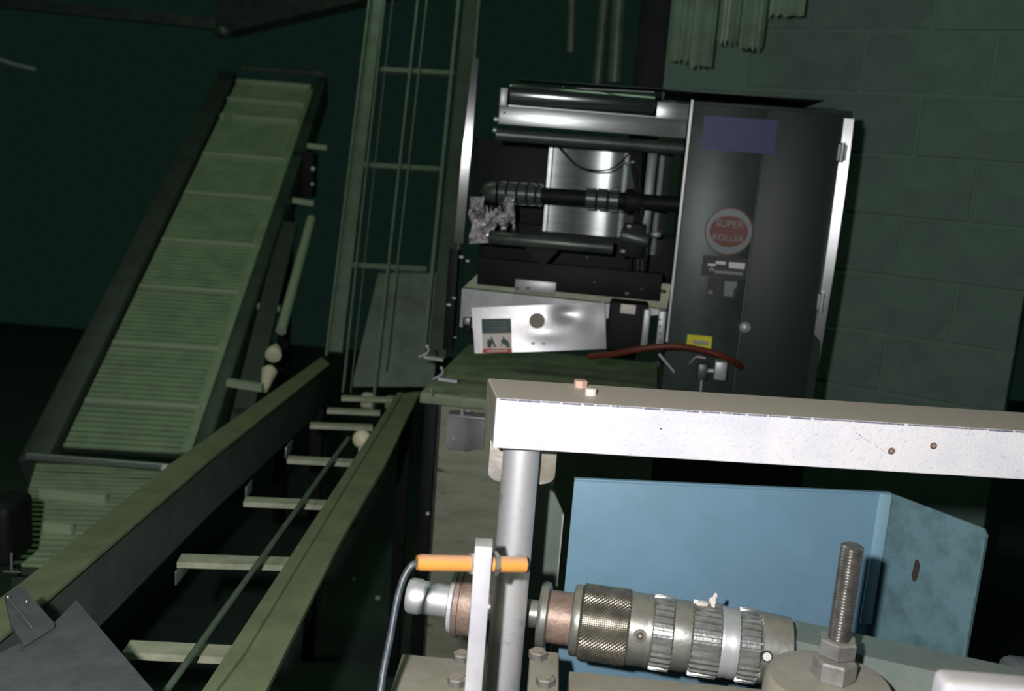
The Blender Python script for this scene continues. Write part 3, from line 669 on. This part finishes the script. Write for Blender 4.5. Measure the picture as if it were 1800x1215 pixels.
part('wing_screw', MB().cyl(FT.p(812, 738, -.01), FT.p(812, 716, -.01), .006).ball(FT.p(822, 722, -.01), .008, 12, (1.6, .6, .6)), M['inoxb'], bk, FT.M)
part('screw', MB().ball(FT.p(797, 771, 0), .004, 10), M['white'], bk, FT.M)
# wire clips at the table's left
for i, (x, y, lab) in enumerate(((745, 628, 'upper bent wire clip with a flat tail at the table corner'), (770, 666, 'lower bent wire clip with a flat tail at the table corner'))):
    t_ = thing('wire_clip', lab, 'clip', P(x, y, 2.7), 'wire clips on the table corner')
    part('wire', MB().tube(spline([P(x-9, y, 2.7), P(x+5, y-7, 2.7), P(x+8, y-14, 2.7), P(x+6, y-19, 2.7)], 4), .0028, 8).ball(P(x+6, y-19, 2.7), .005, 10), M['alu'], t_)
    part('tail', MB().beam(P(x, y-1, 2.7), P(x+34, y+4, 2.7), .02, .008), M['inoxb'] if i == 0 else M['alu'], t_)
part('wire_hook', MB().tube([P(757, 684, 2.62), P(760, 696, 2.6), P(764, 686, 2.62)], .003, 8), M['inoxb'], None, I4, 'tiny wire hook hanging below the table corner', 'hook')
dp = thing('dark_panel', 'black upright panel with one bright screw under the left end of the table', 'panel', FT.W(FT.uv(752, 900)[0], -tl.z, -.06))
part('sheet', MB().box((FT.uv(738, 720)[0], -tl.z, -.08), (xa-.012, -.035, -.06), .003), M['dark'], dp, FT.M)
part('screw', MB().ball(FT.p(752, 903, -.06), .006, 12), M['white'], dp, FT.M)
for x, y, r_ in ((664, 1054, .011), (622, 1022, .007), (603, 905, .009)):
    lab_ = {664: 'bright nut on the dark floor, nearest to the grey sensor cable', 622: 'small bright nut on the dark floor, just left of the nearest one', 603: 'faint nut on the dark floor beside the far half of the right rail'}[x]
    part('metal_scrap', MB().hexn(PH(x, y, CZ)+Vector((0, 0, .002)), PH(x, y, CZ)+Vector((0, 0, .012)), r_), M['white'], None, I4, lab_, 'scrap', 'bright metal nuts on the dark floor')
# small bolts down the machine's left upright
up_ = thing('machine_upright', 'dark narrow upright with small bright bolts between elevator and machine', 'upright', P(800, 640, 2.84))
FU = Fr(P(800, 560, 2.84), yaw=7)
part('post', MB().box(FU.p(778, 615, 0), (*FU.uv(806, 440, 0), -.04), .003), M['dark'], up_, FU.M)
for x, y, r_ in ((789, 536, .006), (798, 524, .005), (800, 593, .0035), (811, 452, .006), (822, 459, .005)): part('bolt', MB().ball(FU.p(x, y, .01), r_, 10, (1.3, .8, 1)), M['alu'], up_, FU.M)
# ================================================================== BLUE GUARD
FBl = Fr(P(1290, 950, 1.345), yaw=-5.6)
bg = thing('blue_guard', 'pale blue painted sheet guard with a flared right side behind the splined shaft', 'guard', FBl.M)
zt = FBl.uv(1300, 855)[1]; xl = FBl.uv(1000, 950)[0]; xr_ = FBl.uv(1561, 900)[0]; zb = FBl.uv(1560, 1102)[1]
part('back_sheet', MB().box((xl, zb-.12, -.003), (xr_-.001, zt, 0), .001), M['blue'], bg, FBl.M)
part('corner_flange', MB().box((xr_-.019, zb+.005, .0005), (xr_, zt, .006), .0025), M['blueedge'], bg, FBl.M)
part('top_hem', MB().box((xl, zt-.003, -.006), (xr_, zt+.001, .002), .001), M['blue'], bg, FBl.M)
c0 = FBl.W(xr_, zt, 0); c1 = PH(1738, 932, CZ-c0.z)
d_ = (c1-c0); FBs = Fr(c0, d_, Vector((0, 0, 1))); Ls = d_.length
side = part('side_sheet', MB().prism([(0, 0), (Ls*.96, 0), (Ls, -.008), (Ls, -.36), (0, -.36)], -.002, .001), M['blueshade'], bg, FBs.M)
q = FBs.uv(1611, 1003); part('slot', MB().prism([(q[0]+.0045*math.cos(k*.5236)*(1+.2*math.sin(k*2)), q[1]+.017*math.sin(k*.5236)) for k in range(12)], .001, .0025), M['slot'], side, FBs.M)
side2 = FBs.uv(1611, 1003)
part('hem', MB().box((Ls-.003, -.36, .001), (Ls, -.01, .004)), M['blueshade'], bg, FBs.M)
# dark green side cover left of the blue sheet
FK = Fr(P(965, 950, 1.33), yaw=-4)
sc_ = thing('side_cover', 'dark olive sheet cover with a bright edge between round post and blue guard', 'cover', Fr(FK.W(0, -FK.o.z), yaw=-4).M)
fb_ = -FK.o.z
pts = [FK.uv(890, 842), FK.uv(962, 852), FK.uv(978, 874), FK.uv(991, 903)]; xe_ = pts[-1][0]
part('sheet', MB().prism(pts+[(xe_, fb_), (pts[0][0], fb_)], -.05, -.004, .002), M['coverolive'], sc_, FK.M)
part('bright_edge', MB().box((xe_-.0015, fb_, -.05), (xe_+.0005, pts[-1][1]-.002, -.001)), M['inoxb'], sc_, FK.M, label='bright lit edge')  # pale strip added to paint the light caught by the sheet edge
# ================================================================== MACHINE FRAME BED (bottom)
YA = 1.24
hb = CZ-P(990, 1178, 1.135).z
FBd = Fr(P(990, 1178, 1.135), yaw=2)
bed = thing('machine_bed', 'dusty tan steel bed with bolted plates along the bottom edge', 'machine frame', FBd.M)
xL_ = FBd.uv(1000, 1180)[0]
part('long_bar', MB().box((xL_, -.1, 0), (.75, 0, .16), .002), M['tan'], bed, FBd.M)
# left block and right plate
FB2 = Fr(PH(830, 1160, hb-.01), yaw=2)
a_ = FB2.uv(706, 1160)[0]; b_ = FB2.uv(835, 1160)[0]
part('left_block', MB().box((a_, -.1, 0), (FB2.uv(858, 1160)[0], 0, .2), .003), M['tan'], bed, FB2.M)
FB3 = Fr(PH(950, 1143, hb-.016), yaw=2)
part('bearing_plate', MB().box((FB3.uv(932, 1142)[0], -.05, 0), (FB3.uv(983, 1145)[0], 0, .2), .003), M['tan'], bed, FB3.M)
for x, y, h in ((945, 1156, hb-.016), (958, 1203, hb-.016), (812, 1160, hb-.01), (803, 1203, hb-.01)):
    q = PH(x, y, h); part('bolt', MB().hexn(q-Vector((0, 0, .002)), q+Vector((0, 0, .009)), .0115, .3).cyl(q, q+Vector((0, 0, .0105)), .007), M['bolt'], bed)
part('support_leg', MB().box((xL_+.06, -FBd.o.z, .02), (.7, -.1, .12)), M['dark'], bed, FBd.M)
# ================================================================== SHAFT ASSEMBLY
S0 = P(716, 1046, 1.24); S1 = P(1390, 1146, 1.178)
FSH = Fr(S0, S1-S0, Vector((0, 0, 1)))
SL = (S1-S0).length
def sx(px): # param along axis for image column at the axis
    t = (px-716)/674.; k = 1.24/1.178; return SL*t/(t+(1-t)/k) if False else SL*(t/k)/((1-t)+t/k) if False else FSH.uv(px, 1046+(px-716)*.1484)[0]
sf = thing('splined_expanding_shaft', 'worn steel shaft with a knurled collar and three splined rings across the foreground', 'shaft', FSH.M)
def lat(name, items, m, n=48, label=None, parent=sf):
    mb = MB(); mb.lathe((0, 0, 0), (1, 0, 0), [(sx(px), r) for px, r in items], n); return part(name, mb, M[m], parent, FSH.M, label=label)
lat('end_stub', [(716, .017), (718, .0215), (724, .0235), (738, .0235), (742, .022), (748, .0215), (796, .0215)], 'tube')
lat('core', [(790, .018), (1400, .018)], 'steel')
lat('thin_flange', [(793, .038), (795, .041), (801, .041), (803, .038)], 'alu')
lat('brown_ring', [(804, .03), (805, .045), (812, .045), (813, .042), (834, .042), (836, .046), (842, .046)], 'brown')
lat('hub_flange', [(946, .03), (948, .042), (953, .044), (962, .043), (965, .038)], 'steel')
lat('brown_ring', [(963, .034), (1006, .034)], 'brown')
lat('hub_flange', [(1004, .036), (1006, .044), (1010, .046), (1019, .046), (1021, .04)], 'steel')
# knurled collar
m = MB(); nth, nx = 240, 44; xa, xb = sx(1024), sx(1101); rr = [[Vector((xa-.004, .044*math.cos(6.28318*j/nth), .044*math.sin(6.28318*j/nth))) for j in range(nth)]]
for i in range(nx+1):
    t = i/nx; x = xa+(xb-xa)*t; ring = []
    for j in range(nth):
        r_ = .0474+.0009*((1-abs((i+j) % 4-2)/2)+(1-abs((i-j) % 4-2)/2)); ring.append(Vector((x, r_*math.cos(6.28318*j/nth), r_*math.sin(6.28318*j/nth))))
    rr.append(ring)
rr.append([Vector((xb+.003, .047*math.cos(6.28318*j/nth), .047*math.sin(6.28318*j/nth))) for j in range(nth)])
m.rings(rr); part('knurled_collar', m, M['knurl'], sf, FSH.M, smooth=False)
kr = lat('clamp_ring', [(1103, .045), (1105, .0468), (1144, .0462), (1146, .044)], 'steel')
def onsurf(px, py, r):  # point on shaft surface seen at this pixel
    d = ray(px, py); o = CAM
    Mi = FSH.M.inverted(); o2 = Mi @ CAM; d2 = (Mi.to_3x3() @ d)
    a = d2.y**2+d2.z**2; b = 2*(o2.y*d2.y+o2.z*d2.z); c = o2.y**2+o2.z**2-r*r
    t = (-b-math.sqrt(max(b*b-4*a*c, 0)))/(2*a); return o2+d2*t
def radial(name, px, py, r, rad, h, m, parent):
    q = onsurf(px, py, r); nrm = Vector((0, q.y, q.z)).normalized()
    return part(name, MB().cyl(q-nrm*.002, q+nrm*h, rad, n=24), M[m], parent, FSH.M)
sc1 = radial('set_screw', 1125, 1118, .0462, .0085, .0006, 'knurl', kr)
radial('socket', 1125, 1118, .0468, .0045, .0012, 'black', kr); radial('screw_pin', 1125, 1118, .0468, .0022, .0016, 'brown', kr)
for x0, x1, r_ in ((1143, 1181, .0478), (1211, 1263, .0478), (1293, 1331, .0468)):
    part('splined_ring', splined((sx(x0), 0, 0), (sx(x1), 0, 0), r_, .0034, 32, .38), M['spline'], sf, FSH.M, ang=25)
lat('spacer', [(1181, .0445), (1196, .0455), (1211, .0445)], 'steel')
lat('spacer', [(1263, .0445), (1268, .0452), (1276, .044), (1282, .0452), (1293, .0445)], 'inoxb')
eb = lat('end_collar', [(1331, .043), (1334, .0448), (1384, .043), (1388, .038), (1389, .02)], 'steel')
radial('white_button', 1348, 1154, .0446, .0072, .0012, 'black', eb); radial('button_face', 1348, 1154, .0446, .0052, .0024, 'white', eb)
for px in (1138,):   # half-round covers beside the splined rings
    lat('scallop', [(px-3, .0468), (px+3, .0472)], 'steel')
q0 = P(1391, 1136, 1.19); q1 = P(1850, 1238, 1.09)
part('square_arm', MB().beam(q0, q1, .06, .045), M['arm'], sf)
part('arm_end', MB().cyl(P(1768, 1195, 1.14), P(1850, 1205, 1.14), .03, bev=.006), M['greyplate'], sf)
# lint
lq = FSH.W(*onsurf(1250, 1062, .049))
m = MB()
base = onsurf(1252, 1066, .0478)
for k in range(7):
    m.ball(Vector(base)+Vector((random.uniform(-.003, .003), .001+k*.0022, random.uniform(-.002, .002))), random.uniform(.0016, .0034), 8, (1, 1.5, .8))
for k in range(4): m.ball(Vector(base)+Vector((-.008-.003*k, .0005, 0)), .002+.0004*k, 8, (1.4, .8, 1))
part('lint_tuft', m, M['lint'], None, FSH.M, 'tuft of white lint stuck on the middle splined ring', 'lint')
# ================================================================== THREADED ROD ON DISC
FR_ = Fr(P(1470, 1188, 1.06), yaw=0)
tr = thing('threaded_rod', 'upright steel threaded rod with two hex nuts at the lower right', 'threaded rod', FR_.M)
rt_ = FR_.uv(1494, 958); rx = rt_[0]; ry0 = FR_.uv(1474, 1125)[1]
prof = [(0, .0105), (.001, .0116)]
t = .002; Lr = rt_[1]-ry0+.02
base_y = ry0-.02
pr = []; k = 0
while t < Lr-.002:
    pr.append((t, .0128 if k % 2 else .0108)); t += .0016+.0004*(k % 2); k += 1
pr = [(0, .0105)]+pr+[(Lr-.001, .0112), (Lr, .0095)]
FRc = (rx+FR_.uv(1475, 1150)[0])/2
part('rod', MB().lathe((FRc, base_y, 0), (0, 1, 0), pr, 32), M['rod'], tr, FR_.M, ang=20)
yn = [FR_.uv(1472, y)[1] for y in (1122, 1150, 1158, 1187)]
part('nut', MB().hexn((FRc, yn[1], 0), (FRc, yn[0], 0), .0225, .25), M['hex'], tr, FR_.M)
part('nut', MB().hexn((FRc, yn[3]-.004, 0), (FRc, yn[2], 0), .0245, .65), M['hex'], tr, FR_.M)
dz = yn[3]-.004
dk = part('round_mounting_disc', MB().lathe((FRc-.004, dz-.03, 0), (0, 1, 0), [(0, .073), (.024, .071), (.028, .068), (.03, .05)], 64), M['tan'], None, FR_.M, 'dusty tan round disc under the threaded rod', 'disc')
# bright blurred clamp bottom right
FQ = Fr(P(1740, 1225, .8), yaw=0)
part('clamp_handle', MB().box(FQ.p(1652, 1265, 0), (*FQ.uv(1840, 1214, 0), -.03), .008, 4), M['alu'], None, FQ.M, 'bright out-of-focus metal bar at the bottom right corner', 'handle')
# ================================================================== STAND: SQUARE BAR + POST
FA = Fr(P(872, 700, 1.12), yaw=-3.3)
st = thing('bar_stand', 'white-lit square steel bar carried on a round aluminium post', 'stand', FA.M)
bt = FA.uv(863, 787)[1]; br_ = FA.uv(2500, 900)[0]
m = MB(); m.rings([[Vector(q) for q in ((.001, y, 0), (br_, y, 0), (br_, y, -.1), (-.0075, y, -.1))] for y in (bt, 0)])
bmesh.ops.bevel(m.bm, geom=list(m.bm.edges), offset=.0012, segments=2, affect='EDGES')
bar = part('square_bar', m, M['galv'], st, FA.M)
m = MB(); k = 0; xs_ = .004   # chipped dark line of old paint along the upper front edge
while xs_ < br_-.02:
    L_ = random.uniform(.006, .03); m.box((xs_, -.0016-random.uniform(0, .0008), -.0002), (xs_+L_, -.0002, .0003)); xs_ += L_+random.uniform(-.001, .004)
part('chipped_edge', m, M['chip'], bar, FA.M, kind='stuff', smooth=False)
m = MB()
for k in range(14):
    xx, yy = FA.uv(1505+k*5.2+random.uniform(-1, 1), 762+k*3.4 if k < 11 else 797-(k-11)*2); m.cyl((xx, yy, -.0005), (xx, yy, .0004), random.uniform(.0005, .001), n=8)
part('scratch', m, M['chip'], bar, FA.M, kind='stuff')
m = MB(); m.rings([[Vector(q) for q in ((.0009, y, -.002), (.0022, y, -.002), (-.006, y, -.098), (-.0081, y, -.098))] for y in (bt+.0015, -.0015)]); part('end_face', m, M['tan'], bar, FA.M, label='dusty end face')
for x, y in ((1567, 793), (1641, 784), (1162, 754)):
    q = FA.uv(x, y)
    if x < 1200: part('bolt_hole', MB().cyl((q[0], q[1], 0), (q[0], q[1], .0004), .0012, n=12), M['rust'], st, FA.M); continue
    q = FA.uv(x, y); hh = part('bolt_hole', MB().cyl((q[0], q[1], 0), (q[0], q[1], .0004), .0042, n=20), M['rust'], st, FA.M)
    part('hole_core', MB().cyl((q[0], q[1], .0004), (q[0], q[1], .0008), .0022, n=16), M['tanmetal'], hh, FA.M)
for x, y, mm in ((1020, 680, 'pink'), (1038, 694, 'lint')):
    q = PH(x, y, CZ-FA.o.z); part('bolt_head', MB().hexn(q-Vector((0, 0, .001)), q+Vector((0, 0, .0085)), .0085, .2) if mm == 'pink' else MB().cyl(q-Vector((0, 0, .001)), q+Vector((0, 0, .008)), .0068, bev=.001), M[mm], st)
pc = FA.uv(916, 800, -.05)[0]
part('post', MB().cyl((pc, -FA.o.z, -.05), (pc, bt, -.05), .0226, n=64), M['tube'], st, FA.M)
# rounded bracket plate behind the post
a_ = FA.uv(860, 800, -.07)[0]; b_ = FA.uv(979, 800, -.07)[0]; yb = FA.uv(880, 848, -.07)[1]; r_ = .012
pts = [(a_, bt), (a_, yb+r_)]+[(a_+r_*1.6*(1-math.cos(k*math.pi/10)), yb+r_*(1-math.sin(k*math.pi/10))) for k in range(1, 6)]
pts += [(b_-r_*1.6*(1-math.sin(k*math.pi/10)), yb+r_*(1-math.cos(k*math.pi/10))) for k in range(0, 6)]+[(b_, bt)]
part('bracket_plate', MB().prism(pts, -.078, -.07, .0008), M['tanmetal'], st, FA.M)
# ================================================================== FLAT SENSOR BRACKET + SENSOR
FN = Fr(P(850, 962, 1.0), yaw=-2)
a_ = FN.uv(835, 962)[0]; b_ = FN.uv(866, 962)[0]
part('flat_bar', MB().box((a_, -.26, -.026), (b_, 0, 0), .0006), M['alu'], None, FN.M, 'white flat aluminium bar standing in front of the round post and holding the orange sensor', 'bracket')
s0 = P(733, 989, .995); s1 = P(931, 993, 1.03); ax_ = (s1-s0)
FO = Fr(s0, ax_, Vector((0, 0, 1))); Lo = ax_.length
sn = thing('proximity_sensor', 'orange cylindrical sensor with a grey cable through the flat bar', 'sensor', FO.M)
X = lambda px: FO.uv(px, 990)[0]
part('rear_barrel', MB().lathe((0, 0, 0), (1, 0, 0), [(0, .007), (0, .0078), (X(738), .0078), (X(738), .0088), (X(828), .0088)], 32), M['orange'], sn, FO.M)
part('front_barrel', MB().lathe((X(862), 0, 0), (1, 0, 0), [(0, .0086), (X(924)-X(862), .0086)], 32), M['orange'], sn, FO.M)
part('sensing_tip', MB().cyl((X(924), 0, 0), (X(929), 0, 0), .0084, bev=.0008), M['black'], sn, FO.M)
part('thread', MB().cyl((X(826), 0, 0), (X(876), 0, 0), .0078), M['orange'], sn, FO.M)
part('nut', MB().hexn((X(867), 0, 0), (X(875.5), 0, 0), .0135, .5), M['steel'], sn, FO.M)
part('nut', MB().hexn((X(826), 0, 0), (X(835), 0, 0), .0125, .2), M['tanmetal'], sn, FO.M)
cb = [P(737, 989, .997), P(724, 994, .997), P(709, 1018, .99), P(697, 1060, .98), P(686, 1120, .965), P(674, 1180, .95), P(664, 1250, .93)]
part('cable', MB().tube(spline(cb), .0036, 14), M['cable'], sn)
